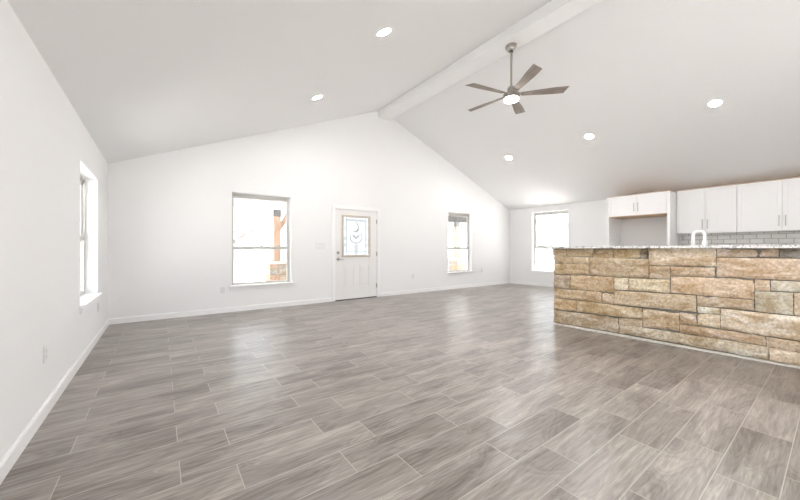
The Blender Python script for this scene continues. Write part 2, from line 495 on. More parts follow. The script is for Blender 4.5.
# ------------------------------------------------------------------ windows
def portal(parent, w_, h_, cx, cz, y):
    d = bpy.data.lights.new('daylight_portal', 'AREA')
    d.shape = 'RECTANGLE'; d.size = w_; d.size_y = h_
    d.cycles.is_portal = True
    o = bpy.data.objects.new('daylight_portal', d); C.objects.link(o)
    o.parent = parent
    o.location = (cx, y, cz)
    o.rotation_euler = (-math.pi / 2, 0, 0)     # faces the room (local -Y)
def make_window(name, label, loc, rotz, w_, h_, rail=0.41):
    t = thing(name, label, 'window', loc, rotz, kind='structure')
    y0, y1 = 0.115, 0.17
    f = 0.034
    bm = bmesh.new()
    bm_box(bm, 0, f, y0, y1, 0, h_); bm_box(bm, w_ - f, w_, y0, y1, 0, h_)
    bm_box(bm, f, w_ - f, y0, y1, 0, f); bm_box(bm, f, w_ - f, y0, y1, h_ - f, h_)
    obj('window_frame', bm, M_vinyl, t, bevel=0.003)
    zr = h_ * rail
    for nm, za, zb, ya, yb in (('lower_sash', f, zr + 0.032, y0 + 0.004, y0 + 0.026), ('upper_sash', zr - 0.030, h_ - f, y0 + 0.028, y0 + 0.05)):
        bm = bmesh.new(); s = 0.022
        bm_box(bm, f, f + s, ya, yb, za, zb); bm_box(bm, w_ - f - s, w_ - f, ya, yb, za, zb)
        bm_box(bm, f + s, w_ - f - s, ya, yb, za, za + 0.03); bm_box(bm, f + s, w_ - f - s, ya, yb, zb - 0.056, zb)
        so = obj(nm, bm, M_vinyl, t, bevel=0.002)
        bm = bmesh.new(); ym = (ya + yb) / 2
        bm_box(bm, f + s - 0.004, w_ - f - s + 0.004, ym - 0.0015, ym + 0.0015, za + 0.026, zb - 0.052)
        obj('pane', bm, M_glass, so)
    bm = bmesh.new(); bm_box(bm, w_ / 2 - 0.035, w_ / 2 + 0.035, y0 - 0.012, y0 + 0.012, zr + 0.031, zr + 0.044)
    obj('sash_lock', bm, M_vinyl, t, bevel=0.003)
    bm = bmesh.new()
    bm_prism(bm, [(-0.05, -0.045), (w_ + 0.05, -0.045), (w_ + 0.05, -0.001), (w_ - 0.0005, -0.001), (w_ - 0.0005, y0), (0.0005, y0), (0.0005, -0.001), (-0.05, -0.001)], 0.0005, 0.028, 'z')
    obj('window_sill', bm, M_trim, t, bevel=0.004)
    bm = bmesh.new(); bm_box(bm, -0.03, w_ + 0.03, -0.016, 0, -0.06, 0.0004)
    obj('apron', bm, M_trim, t, bevel=0.004)
    portal(t, w_ - 0.1, h_ - 0.1, w_ / 2, h_ / 2, 0.19)
    return t
make_window('window_1', 'tall white-silled window left of the entry door', (W1[0], YF, W1[2]), 0, W1[1] - W1[0], W1[3] - W1[2])
make_window('window_2', 'narrower window right of the entry door near the corner', (W3[0], YF, W3[2]), 0, W3[1] - W3[0], W3[3] - W3[2])
make_window('window_3', 'deep window in the left wall, seen nearly edge-on', (XL, WL[0], WL[2]), math.pi / 2, WL[1] - WL[0], WL[3] - WL[2], 0.486)
make_window('fill_window', 'unseen wide window added in the left wall to light the kitchen fronts', (XL, WK[0], WK[2]), math.pi / 2, WK[1] - WK[0], WK[3] - WK[2], 0.486)
make_window('window_4', 'window in the right wall beside the kitchen', (XR, WR[1], WR[2]), -math.pi / 2, WR[1] - WR[0], WR[3] - WR[2])

# ------------------------------------------------------------------ entry door
DX0, DX1, DZ0, DZ1 = 3.157, 4.245, 0.022, 2.068
d = thing('door_1', 'white entry door with decorative leaded glass upper panel', 'door', (DX0, YF, 0), 0, kind='structure')
W_, H_ = DX1 - DX0, DZ1
gx0, gx1, gz0, gz1 = 0.16, 0.913, 0.985, 1.95
fy0, fy1 = 0.012, 0.057
bm = bmesh.new()
# slab as a ring round the glass, with embossed lower panels
g0, g1, g2, g3 = gx0 + 0.03, gx1 - 0.03, gz0 + 0.03, gz1 - 0.03
bm_box(bm, 0, g0, fy0, fy1, DZ0, H_); bm_box(bm, g1, W_, fy0, fy1, DZ0, H_)
bm_box(bm, g0, g1, fy0, fy1, DZ0, g2); bm_box(bm, g0, g1, fy0, fy1, g3, H_)
for (a, b) in ((0.235, 0.475), (0.622, 0.868)):
    c0, c1 = 0.29, 0.80
    r = 0.012
    for (x0, x1, z0, z1) in ((a, b, c1 - r, c1), (a, b, c0, c0 + r), (a, a + r, c0 + r, c1 - r), (b - r, b, c0 + r, c1 - r)):
        bm_box(bm, x0, x1, fy0 - 0.007, fy0 + 0.001, z0, z1)
    bm_box(bm, a + 0.035, b - 0.035, fy0 - 0.005, fy0 + 0.001, c0 + 0.035, c1 - 0.035)
obj('door_slab', bm, M_door, d, bevel=0.003)
bm = bmesh.new()
fw = 0.045
for (x0, x1, z0, z1) in ((gx0, gx1, gz1 - fw, gz1), (gx0, gx1, gz0, gz0 + fw), (gx0, gx0 + fw, gz0 + fw, gz1 - fw), (gx1 - fw, gx1, gz0 + fw, gz1 - fw)):
    bm_box(bm, x0, x1, fy0 - 0.014, fy0 + 0.008, z0, z1)
gf = tag(obj('glass_frame', bm, M_tan, d, bevel=0.005), 'tan frame round the door glass')
bm = bmesh.new(); bm_box(bm, g0, g1, 0.030, 0.034, g2, g3)
gp = obj('pane', bm, M_privacy, gf)
# leaded pattern
bm = bmesh.new()
px0, px1, pz0, pz1 = gx0 + fw, gx1 - fw, gz0 + fw, gz1 - fw
yy = 0.028
def ln(pts, r=0.0035): bm_tube(bm, [(p[0], yy - 0.004, p[1]) for p in pts], r * 1.5, 6)
mx_, mz_ = (px0 + px1) / 2, (pz0 + pz1) / 2
bx0, bx1, bz0, bz1 = px0 + 0.085, px1 - 0.085, pz0 + 0.075, pz1 - 0.075
for q in (((px0, bz1), (px1, bz1)), ((px0, bz0), (px1, bz0)), ((bx0, pz0), (bx0, pz1)), ((bx1, pz0), (bx1, pz1))): ln(q)
def diamond(cx, cz, a, b): ln([(cx - a, cz), (cx, cz + b), (cx + a, cz), (cx, cz - b), (cx - a, cz)], 0.004)
for cx, cz in ((bx0 - 0.04, mz_ - 0.05), (bx1 + 0.04, mz_ - 0.05), (mx_, pz0 + 0.038), (bx0 - 0.04, bz1 - 0.16), (bx1 + 0.04, bz1 - 0.16), (bx0 - 0.04, bz0 + 0.16), (bx1 + 0.04, bz0 + 0.16)):
    diamond(cx, cz, 0.022, 0.045)
for k in range(6):
    x_ = bx0 + 0.04 + k * (bx1 - bx0 - 0.08) / 5
    ln([(x_ - 0.03, bz1 + 0.01), (x_, bz1 + 0.035), (x_ + 0.03, bz1 + 0.01)], 0.004)
ln([(mx_ + 0.155 * math.cos(a), mz_ - 0.03 + 0.125 * math.sin(a)) for a in [math.radians(160 + 220 * i / 24) for i in range(25)]], 0.005)
for s in (-1, 1):
    ln([(mx_, mz_ - 0.05), (mx_ + s * 0.05, mz_ - 0.02), (mx_ + s * 0.085, mz_ + 0.03), (mx_ + s * 0.05, mz_ + 0.012), (mx_, mz_ - 0.02)], 0.005)
    ln([(mx_ + s * 0.03, bz0), (mx_ + s * 0.035, mz_ - 0.2)], 0.004)
    ln([(mx_ + s * 0.155, mz_ + 0.02), (mx_ + s * 0.13, mz_ + 0.06), (mx_ + s * 0.1, mz_ + 0.045)], 0.005)
ln([(mx_ + 0.02 + 0.05 * math.cos(a) * (1 - i / 40), mz_ + 0.2 + 0.1 * math.sin(a)) for i, a in enumerate([math.radians(-120 + 230 * i / 20) for i in range(21)])], 0.006)
ln([(mx_ - 0.07, mz_ + 0.12), (mx_ - 0.04, mz_ + 0.105), (mx_ + 0.01, mz_ + 0.125), (mx_ + 0.045, mz_ + 0.17)], 0.006)
ln([(mx_, mz_ + 0.31), (mx_, bz1)], 0.004)
ln([(mx_, mz_ - 0.16), (mx_, bz0)], 0.004)
obj('leaded_pattern', bm, M_lead, gf)
# hardware
def disc(bm, x, z, r, y0, y1, seg=20):
    bm_lathe(bm, [(r, 0), (r, abs(y1 - y0))], seg, Matrix.Translation((x, y1, z)) @ Matrix.Rotation(math.pi / 2, 4, 'X'))
bm = bmesh.new(); disc(bm, 0.066, 1.085, 0.031, fy0 - 0.018, fy0); disc(bm, 0.066, 1.085, 0.012, fy0 - 0.035, fy0 - 0.016)
bm_box(bm, 0.062, 0.070, fy0 - 0.045, fy0 - 0.03, 1.065, 1.105)
tag(obj('deadbolt', bm, M_nickel, d, smooth=True), 'dark nickel deadbolt above the lever')
bm = bmesh.new(); disc(bm, 0.066, 0.94, 0.034, fy0 - 0.014, fy0); disc(bm, 0.066, 0.94, 0.012, fy0 - 0.05, fy0 - 0.012)
bm_tube(bm, [(0.066, fy0 - 0.05, 0.94), (0.11, fy0 - 0.052, 0.94), (0.15, fy0 - 0.05, 0.937), (0.185, fy0 - 0.046, 0.932)], [0.010, 0.009, 0.008, 0.007], 10)
tag(obj('lever_handle', bm, M_nickel, d, smooth=True), 'nickel lever handle')
for z in (1.835, 1.05, 0.285):
    bm = bmesh.new()
    bm_box(bm, W_ - 0.012, W_ + 0.014, -0.004, 0.014, z - 0.05, z + 0.05)
    bm_lathe(bm, [(0.008, -0.055), (0.008, 0.055)], 10, Matrix.Translation((W_ + 0.001, -0.006, z)))
    obj('hinge', bm, M_nickel, d)
# jamb, casing, threshold
bm = bmesh.new()
j0, j1 = DR[0] - DX0, DR[1] - DX0
bm_box(bm, j0, -0.003, 0, 0.17, 0, DR[3]); bm_box(bm, W_ + 0.003, j1, 0, 0.17, 0, DR[3]); bm_box(bm, j0, j1, 0, 0.17, H_ + 0.004, DR[3])
obj('door_jamb', bm, M_trim, d, bevel=0.002)
bm = bmesh.new(); cw = 0.068
bm_box(bm, j0 - cw + 0.012, j0 + 0.012, -0.016, 0, 0, DR[3] - 0.012 + cw)
bm_box(bm, j1 - 0.012, j1 + cw - 0.012, -0.016, 0, 0, DR[3] - 0.012 + cw)
bm_box(bm, j0 + 0.012, j1 - 0.012, -0.016, 0, DR[3] - 0.012, DR[3] - 0.012 + cw)
obj('door_casing', bm, M_trim, d, bevel=0.004)
bm = bmesh.new(); bm_box(bm, -0.003, W_ + 0.003, 0.0, 0.17, 0.0, 0.016)
tag(obj('threshold', bm, M_dark, d), 'dark metal threshold')

# sliding glass door added behind the camera as frontal daylight fill
d2 = thing('fill_door', 'unseen wide sliding glass door added in the rear wall for frontal fill', 'door', (PD[0], YB - 0.13, 0), 0, kind='structure')
pw, ph = PD[1] - PD[0], PD[3]
for a, b, y in ((0, pw / 2 + 0.03, 0.0), (pw / 2 - 0.03, pw, 0.045)):
    bm = bmesh.new(); s = 0.06
    bm_box(bm, a, a + s, y, y + 0.04, 0, ph); bm_box(bm, b - s, b, y, y + 0.04, 0, ph)
    bm_box(bm, a + s, b - s, y, y + 0.04, 0, s + 0.02); bm_box(bm, a + s, b - s, y, y + 0.04, ph - s, ph)
    so = obj('sliding_sash', bm, M_vinyl, d2, bevel=0.003)
    bm = bmesh.new(); bm_box(bm, a + s, b - s, y + 0.018, y + 0.022, s + 0.02, ph - s)
    obj('pane', bm, M_glass, so)
pp = thing('daylight_portal_mount', None, None, (PD[0], YB - 0.2, 0), math.pi)
bpy.data.objects.remove(pp)
dd = bpy.data.lights.new('daylight_portal', 'AREA'); dd.shape = 'RECTANGLE'; dd.size = pw; dd.size_y = ph; dd.cycles.is_portal = True
do = bpy.data.objects.new('daylight_portal', dd); C.objects.link(do); do.parent = d2
do.location = (pw / 2, -0.06, ph / 2); do.rotation_euler = (math.pi / 2, 0, 0)

# ------------------------------------------------------------------ kitchen island: stone half wall
ISL = (4.95, 2.66, 0.0); IROT = math.atan2(5.065 - 4.95, 2.66 - 0.24)
ILEN = 4.3
random.seed(7)
ST = [(0, 0.185, 1.061, 1.064, 1.178, 1.178), (0.185, 0.565, 1.061, 1.059, 1.178, 1.178), (0.565, 0.82, 1.042, 1.04, 1.178, 1.178), (0.82, 1.126, 1.039, 1.043, 1.178, 1.178), (1.126, 1.208, 1.043, 1.045, 1.178, 1.178), (0, 0.291, 0.943, 0.949, 1.061, 1.058), (0.291, 0.513, 0.949, 0.954, 1.058, 1.055), (0, 0.513, 0.774, 0.788, 0.943, 0.954), (0.513, 1.211, 0.791, 0.793, 1.052, 1.043), (0, 0.248, 0.56, 0.569, 0.774, 0.779), (0.248, 0.82, 0.569, 0.569, 0.782, 0.79), (0.82, 0.99, 0.612, 0.621, 0.785, 0.788), (0.99, 1.42, 0.624, 0.627, 0.785, 0.797), (0, 0.47, 0.407, 0.416, 0.557, 0.566), (0.47, 0.668, 0.413, 0.412, 0.566, 0.568), (0.668, 0.825, 0.412, 0.415, 0.568, 0.570), (0.825, 1.663, 0.416, 0.432, 0.607, 0.63), (0, 0.332, 0.222, 0.243, 0.404, 0.410), (0.332, 1.142, 0.243, 0.259, 0.410, 0.407), (1.142, 1.509, 0.164, 0.184, 0.401, 0.401), (0, 0.88, 0.019, 0.03, 0.219, 0.245), (0.88, 1.142, 0.03, 0.035, 0.246, 0.257), (1.142, 2.222, 0.035, 0.024, 0.16, 0.162), (1.208, 1.831, 0.959, 0.972, 1.178, 1.178), (1.214, 1.422, 0.797, 0.799, 0.956, 0.962), (1.422, 1.831, 0.842, 0.85, 0.96, 0.97), (1.831, 2.151, 1.077, 1.083, 1.178, 1.178), (2.151, 2.291, 1.083, 1.081, 1.178, 1.178), (2.291, 2.56, 1.079, 1.079, 1.178, 1.178), (1.831, 2.70, 0.856, 0.856, 1.074, 1.078), (1.425, 2.121, 0.633, 0.633, 0.841, 0.852), (1.666, 2.121, 0.509, 0.521, 0.630, 0.632), (2.121, 2.231, 0.726, 0.731, 0.852, 0.851), (2.231, 2.62, 0.742, 0.742, 0.849, 0.854), (2.121, 2.384, 0.511, 0.511, 0.726, 0.738), (2.384, 2.66, 0.51, 0.506, 0.738, 0.740), (1.669, 1.863, 0.427, 0.432, 0.507, 0.507), (1.669, 1.863, 0.285, 0.281, 0.427, 0.432), (1.509, 1.669, 0.268, 0.270, 0.408, 0.415), (1.863, 2.75, 0.280, 0.256, 0.507, 0.506), (1.512, 2.202, 0.165, 0.162, 0.268, 0.270), (2.202, 2.68, 0.156, 0.14, 0.262, 0.253), (2.222, 2.9, 0.024, 0.01, 0.157, 0.136)]
TINT = {3: (0.46, 0.34, 0.21), 4: (0.27, 0.22, 0.18), 2: (0.42, 0.31, 0.20), 28: (0.25, 0.22, 0.20), 11: (0.66, 0.57, 0.46), 12: (0.64, 0.54, 0.41),
        9: (0.40, 0.31, 0.235), 20: (0.43, 0.34, 0.26), 18: (0.49, 0.375, 0.25), 22: (0.50, 0.42, 0.34), 0: (0.47, 0.34, 0.22), 1: (0.45, 0.34, 0.23), 5: (0.45, 0.34, 0.24),
        34: (0.50, 0.44, 0.37), 33: (0.52, 0.46, 0.40), 36: (0.64, 0.58, 0.49), 37: (0.62, 0.50, 0.38), 21: (0.46, 0.36, 0.27)}
# plain courses continue past the picture's edge
zrows = [0.01, 0.14, 0.255, 0.506, 0.742, 0.855, 1.079, 1.178]
ends = [2.9, 2.68, 2.75, 2.66, 2.62, 2.70, 2.56]
for r in range(7):
    s = ends[r]
    while s < ILEN - 0.01:
        e_ = min(ILEN, s + random.uniform(0.3, 0.8))
        if ILEN - e_ < 0.15: e_ = ILEN
        ST.append((s, e_, zrows[r], zrows[r], zrows[r + 1], zrows[r + 1])); s = e_
isl = thing('kitchen_island', 'tan chopped-stone half wall carrying the breakfast bar top', 'kitchen island', ISL, IROT)
bm = bmesh.new()
tint = bm.loops.layers.float_color.new('stone_tint')
def stone(idx, s0, s1, zl0, zr0, zl1, zr1, end=False):
    """one rough block; local coords: x out of the wall is negative, y = -s"""
    g = 0.003
    nx = max(4, int((s1 - s0) / 0.022)); nz = max(4, int(((zl1 - zl0)) / 0.022))
    off = Vector((idx * 3.7, idx * 1.3, idx * 2.1))
    proud = random.uniform(0.0, 0.022)
    tl = random.uniform(-0.015, 0.015); tv = random.uniform(-0.012, 0.012)
    grid = []
    for i in range(nx + 1):
        col = []
        for j in range(nz + 1):
            u = i / nx; v = j / nz
            s = s0 + g + (s1 - s0 - 2 * g) * u
            za = zl0 + (zr0 - zl0) * u; zb = zl1 + (zr1 - zl1) * u
            z = za + g + (zb - za - 2 * g) * v
            edge = min((s - s0), (s1 - s), (z - za), (zb - z))
            q = Vector((s * 9, z * 11, 0)) + off
            h = 0.011 * noise.noise(q) + 0.006 * noise.noise(q * 2.7) + 0.003 * noise.noise(q * 7)
            h2 = noise.noise(q * 0.45)
            if h2 > 0.12: h += min(0.012, (h2 - 0.12) * 0.1)
            roundoff = 0.016 * math.exp(-max(edge - g, 0) / 0.009)
            dx = proud + tl * (u - 0.5) + tv * (v - 0.5) + h - roundoff
            # ragged outline
            if i in (0, nx): s += 0.006 * noise.noise(Vector((z * 22, idx, 5)))
            if j in (0, nz): z += 0.004 * noise.noise(Vector((s * 16, idx, 9)))
            col.append(bm.verts.new((-0.008 - dx if not end else s, -s if not end else 0.008 + dx, z)))
        grid.append(col)
    base_col = TINT.get(idx)
    if base_col: base_col = tuple(min(0.9, 0.80 * (c_ * q_) + 0.26 * sum(base_col) / 3) for c_, q_ in zip(base_col, (1.33, 1.42, 1.38)))
    if base_col is None:
        k = random.uniform(0.84, 1.10); wv = random.uniform(-0.03, 0.025)
        right = min(1, max(0, s0 / 1.9))
        base_col = ((0.655 + 0.055 * right) * k, (0.54 + 0.07 * right + wv) * k, (0.385 + 0.11 * right + wv * 1.4) * k)
    fs = []
    for i in range(nx):
        for j in range(nz):
            fs.append(bm.faces.new((grid[i][j], grid[i + 1][j], grid[i + 1][j + 1], grid[i][j + 1])))
    # side skirt running back into the mortar
    loop = [grid[i][0] for i in range(nx + 1)] + [grid[nx][j] for j in range(1, nz + 1)] + [grid[i][nz] for i in range(nx - 1, -1, -1)] + [grid[0][j] for j in range(nz - 1, 0, -1)]
    back = [bm.verts.new((0.04, v.co.y, v.co.z) if not end else (v.co.x, -0.04, v.co.z)) for v in loop]
    for i in range(len(loop)):
        j = (i + 1) % len(loop)
        fs.append(bm.faces.new((loop[i], loop[j], back[j], back[i])))
    for f in fs:
        f.smooth = True
        for lp in f.loops: lp[tint] = (*base_col, 1)
for i, sdef in enumerate(ST):
    stone(i, *sdef)
# far end return of the half wall
z_ = 0.01; k_ = 200
for hgt in (0.22, 0.18, 0.16, 0.21, 0.17, 0.116, 0.112):
    stone(k_, 0.035, 0.255, z_, z_, min(1.178, z_ + hgt), min(1.178, z_ + hgt), end=True); z_ += hgt; k_ += 1
so = obj('stone_facing', bm, M_stone, isl, smooth=False, recalc=True)
for p in so.data.polygons: p.use_smooth = True
so.data.set_sharp_from_angle(angle=math.radians(50))
tag(so, 'tan and buff rough stone blocks')
bm = bmesh.new(); bm_box(bm, 0.007, 0.25, -ILEN, -0.004, 0, 1.178)
tag(obj('mortar_core', bm, M_mortar, isl), 'grey mortar between the stones')
bm = bmesh.new()
bm_prism(bm, [(-0.034, 0.0), (-0.03, 0.014), (0.0, 0.02), (0.006, 0.02), (0.006, 0.0)], -ILEN, 0.0, 'y')
tag(obj('base_strip', bm, M_conc, isl), 'pale mortar strip along the foot of the wall')

bt = thing('bar_countertop', 'speckled white granite bar top along the stone island', 'countertop', (ISL[0], ISL[1], 1.178), IROT)
bm = bmesh.new(); bm_box(bm, -0.12, 0.34, -ILEN - 0.05, 0.055, 0.0, 0.032)
obj('slab', bm, M_granite, bt, bevel=0.004)

sb = thing('sink_counter', 'lower sink counter behind the stone bar', 'base cabinet', ISL, IROT)
bm = bmesh.new(); bm_box(bm, 0.262, 0.86, -ILEN, -0.02, 0.0, 0.885)
obj('body', bm, M_cab, sb)
bm = bmesh.new()
sx0, sx1, sy0, sy1 = 0.40, 0.80, -2.15, -1.35
zz0, zz1 = 0.885, 0.918
bm_box(bm, 0.262, sx0, -ILEN, -0.02, zz0, zz1); bm_box(bm, sx1, 0.885, -ILEN, -0.02, zz0, zz1)
bm_box(bm, sx0, sx1, sy1, -0.02, zz0, zz1); bm_box(bm, sx0, sx1, -ILEN, sy0, zz0, zz1)
obj('worktop', bm, M_granite, sb)
bm = bmesh.new(); bm_box(bm, sx0, sx1, sy0, sy1, 0.886, 0.892)
obj('sink_basin', bm, M_steel, sb)
s_ = 0.05
while s_ < ILEN - 0.5:
    bm = bmesh.new(); bm_box(bm, 0.86, 0.88, -s_ - 0.52, -s_ - 0.01, 0.1, 0.87)
    obj('door', bm, M_cab, sb, bevel=0.003); s_ += 0.53

# ------------------------------------------------------------------ faucet
fc = thing('kitchen_faucet', 'bright chrome gooseneck faucet behind the stone bar', 'faucet', (5.60, 1.035, 0.918), 0)
bm = bmesh.new()
bm_lathe(bm, [(0.034, 0), (0.034, 0.008), (0.030, 0.012), (0.028, 0.20), (0.030, 0.21), (0.028, 0.34), (0.020, 0.37)], 24)
obj('body', bm, M_chrome, fc, smooth=True)
dv = Vector((-0.35, 0.94, 0)).normalized()
pts = []
R_ = 0.055
for i in range(17):
    a = math.pi - math.pi * i / 16
    pts.append(Vector((0, 0, 0.425)) + dv * (R_ + R_ * math.cos(a)) + Vector((0, 0, R_ * math.sin(a))))
pts = [Vector((0, 0, 0.30)), Vector((0, 0, 0.36))] + pts + [pts[-1] + Vector((0, 0, -0.04))]
bm = bmesh.new(); bm_tube(bm, pts, 0.017, 14)
obj('spout', bm, M_chrome, fc, smooth=True)
pe = pts[-1]
bm = bmesh.new()
bm_lathe(bm, [(0.018, 0), (0.021, -0.02), (0.022, -0.10), (0.018, -0.12)][::-1], 18, Matrix.Translation(pe))
obj('spray_head', bm, M_chrome, fc, smooth=True)
bm = bmesh.new(); bm_tube(bm, [(0, 0, 0.20), (0.035, -0.02, 0.205), (0.055, -0.03, 0.21), (0.10, -0.04, 0.235)], [0.011, 0.011, 0.008, 0.006], 10)
obj('handle', bm, M_chrome, fc, smooth=True)

# ------------------------------------------------------------------ kitchen cabinets on the right wall (local: x along -y world, y into wall)
def shaker(bm, x0, x1, z0, z1, y=0.0, t=0.02, rail=0.058):
    bm_box(bm, x0, x0 + rail, y, y + t, z0, z1); bm_box(bm, x1 - rail, x1, y, y + t, z0, z1)
    bm_box(bm, x0 + rail, x1 - rail, y, y + t, z0, z0 + rail); bm_box(bm, x0 + rail, x1 - rail, y, y + t, z1 - rail, z1)
    bm_box(bm, x0 + rail - 0.002, x1 - rail + 0.002, y + 0.009, y + t - 0.002, z0 + rail - 0.002, z1 - rail + 0.002)
def pull(parent, x, z0, z1, y=0.0):
    bm = bmesh.new()
    bm_tube(bm, [(x, y - 0.032, z0), (x, y - 0.032, z1)], 0.0065, 12)
    for z in (z0 + 0.025, z1 - 0.025):
        bm_tube(bm, [(x, y - 0.032, z), (x, y + 0.001, z)], 0.005, 8)
    o = obj('handle', bm, M_nickel, parent, smooth=True)
    return o
def wall_cabinet(label, y_start, width, group=None):
    t = thing('wall_cabinet', label, 'cabinet', (9.29, y_start, 1.51), -math.pi / 2)
    dep = XR - 9.29 - 0.001; h = 0.965
    box('body', 0.001, width - 0.001, 0.0205, dep, 0, h - 0.014, M_cab, t)
    tag(box('top_board', 0.001, width - 0.001, 0.004, dep, h - 0.014, h, M_ply, t), 'bare tan wood top edge')
    hw = width / 2
    for k, (a, b, hx) in enumerate(((0.002, hw - 0.003, hw - 0.04), (hw + 0.003, width - 0.004, hw + 0.04))):
        bm = bmesh.new(); shaker(bm, a, b, 0.0, h - 0.018)
        dr = obj('door', bm, M_cab, t, bevel=0.0015)
        pull(dr, hx, 0.09, 0.29)
    return t
wall_cabinet('white double-door wall cabinet right above the faucet', 2.183, 0.945)
wall_cabinet('white double-door wall cabinet at the right edge of the photo', 1.235, 1.18)

fr = thing('fridge_cabinet', 'white tall cabinet surround framing the empty fridge space', 'cabinet', (8.86, 3.435, 0), -math.pi / 2)
dep = XR - 8.86 - 0.001
box('side_panel', 0, 0.057, 0, dep, 0, 2.43, M_cab, fr, bevel=0.0015)
box('side_panel', 1.191, 1.245, 0, dep, 0, 2.43, M_cab, fr, bevel=0.0015)
box('body', 0.058, 1.19, 0.0215, dep, 1.955, 2.416, M_cab, fr)
tag(box('bottom_board', 0.058, 1.19, 0.003, dep, 1.935, 1.954, M_ply, fr), 'bare tan wood underside')
tag(box('top_board', 0.0, 1.245, 0.004, dep, 2.431, 2.442, M_ply, fr), 'bare tan wood top edge')
for k, (a, b, hx) in enumerate(((0.062, 0.622, 0.587), (0.628, 1.186, 0.663))):
    bm = bmesh.new(); shaker(bm, a, b, 1.958, 2.428, rail=0.05)
    dr = obj('door', bm, M_cab, fr, bevel=0.0015)
    pull(dr, hx, 2.04, 2.24)
# tiled splash
tag(box('trim_2', XR - 0.008, XR, -2.2, 2.188, 0.93, 1.512, M_splash), 'white subway tile backsplash below the wall cabinets', 'backsplash', kind='structure')

# ------------------------------------------------------------------ outlets and switches
def outlet(label, loc, rotz):
    t = thing('wall_outlet', label, 'outlet', loc, rotz)
    bm = bmesh.new(); bm_box(bm, -0.037, 0.037, -0.007, 0, -0.06, 0.06)
    obj('cover_plate', bm, M_plate, t, bevel=0.003)
    for z in (-0.021, 0.021):
        bm = bmesh.new()
        bm_box(bm, -0.017, 0.017, -0.0085, -0.006, z - 0.015, z + 0.015)
        r = obj('receptacle', bm, M_plate, t, bevel=0.001)
        bm = bmesh.new()
        bm_box(bm, -0.008, -0.005, -0.0093, -0.008, z - 0.006, z + 0.006); bm_box(bm, 0.005, 0.008, -0.0093, -0.008, z - 0.005, z + 0.005)
        obj('slots', bm, M_slot, r)
    return t
PI2 = math.pi / 2
outlet('white outlet low on the left wall, nearest the camera', (XL, 3.315, 0.435), PI2)
outlet('white outlet below the left wall window near the corner', (XL, 5.74, 0.41), PI2)
outlet('white outlet low on the front wall left of the tall window', (0.92, YF, 0.42), 0)
outlet('white outlet low on the front wall just right of the entry door', (5.38, YF, 0.45), 0)
outlet('white outlet between the narrow window and the far corner', (8.17, YF, 0.49), 0)
t = thing('light_switch', 'white multi-gang switch plate left of the entry door', 'light switch', (2.79, YF, 1.235), 0)
bm = bmesh.new(); bm_box(bm, -0.105, 0.105, -0.007, 0, -0.06, 0.06)
obj('cover_plate', bm, M_plate, t, bevel=0.003)
for x in (-0.069, -0.023, 0.023, 0.069):
    bm = bmesh.new(); bm_box(bm, x - 0.016, x + 0.016, -0.010, -0.006, -0.033, 0.033)
    obj('rocker', bm, M_white_metal, t, bevel=0.001)

# ------------------------------------------------------------------ recessed lights
def downlight(label, x, y):
    z = zc(x)
    k = kL if x < XT else -kR
    t = thing('recessed_light', label, 'ceiling light', (x, y, z), 0, 'recessed lights in the vaulted ceiling')
    t.rotation_euler = (0, -math.atan(k), 0)
    bm = bmesh.new()
    seg = 40
    bm_lathe(bm, [(0.070, -0.004), (0.092, -0.006), (0.096, 0.0), (0.070, 0.0), (0.070, -0.004)], seg, cap=False)
    obj('trim_ring', bm, M_white_metal, t, smooth=True)
    bm = bmesh.new()
    bm_lathe(bm, [(0.0695, -0.0035), (0.0695, -0.0005)], seg)
    obj('lens', bm, M_lamp, t)
    return t
downlight('round recessed light on the left slope, nearer the camera', 2.02, 3.045)
downlight('round recessed light on the left slope, nearer the front wall', 2.03, 5.00)
downlight('round recessed light on the right slope, nearest the front wall', 7.15, 5.02)
downlight('round recessed light on the right slope, middle of three', 7.135, 3.09)
downlight('round recessed light on the right slope, above the kitchen cabinets', 7.135, 1.195)
downlight('unseen recessed light added on the right slope behind the camera to brighten the kitchen', 7.135, -0.76)  # this and the next two are added out of view to brighten the room
downlight('unseen recessed light added on the left slope above the camera as fill', 2.02, 1.09)
downlight('unseen recessed light added on the left slope behind the camera as fill', 2.02, -0.86)

# ------------------------------------------------------------------ ceiling fan
FX, FY = 4.475, 3.10
fan = thing('ceiling_fan', 'five-blade ceiling fan with nickel rod and lit round lamp', 'ceiling fan', (FX, FY, 0), 0)
fan.location = (FX, FY, 4.39)
Z = -4.39
bm = bmesh.new()
bm_lathe(bm, [(0.088, 4.39 + Z), (0.091, 4.375 + Z), (0.091, 4.36 + Z), (0.075, 4.357 + Z), (0.074, 4.335 + Z), (0.062, 4.315 + Z), (0.03, 4.305 + Z)][::-1], 32)
obj('canopy', bm, M_nickel, fan, smooth=True)
bm = bmesh.new()
bm_lathe(bm, [(0.028, 4.285 + Z), (0.028, 4.304 + Z)], 20)
tag(obj('rod_collar', bm, M_dark, fan, smooth=True), 'dark collar under the canopy')
bm = bmesh.new(); bm_lathe(bm, [(0.017, 3.72 + Z), (0.017, 4.286 + Z)], 20)
obj('downrod', bm, M_nickel, fan, smooth=True)
bm = bmesh.new()
bm_lathe(bm, [(0.118, 3.545 + Z), (0.128, 3.55 + Z), (0.130, 3.605 + Z), (0.12, 3.62 + Z), (0.075, 3.64 + Z), (0.062, 3.66 + Z), (0.058, 3.715 + Z), (0.045, 3.735 + Z), (0.022, 3.745 + Z)], 40)
obj('motor_housing', bm, M_nickel, fan, smooth=True)
bm = bmesh.new()
bm_lathe(bm, [(0.085, 3.515 + Z), (0.108, 3.524 + Z), (0.112, 3.5445 + Z)], 40)
tag(obj('lamp_lens', bm, M_fanlamp, fan, smooth=True), 'glowing round lens')
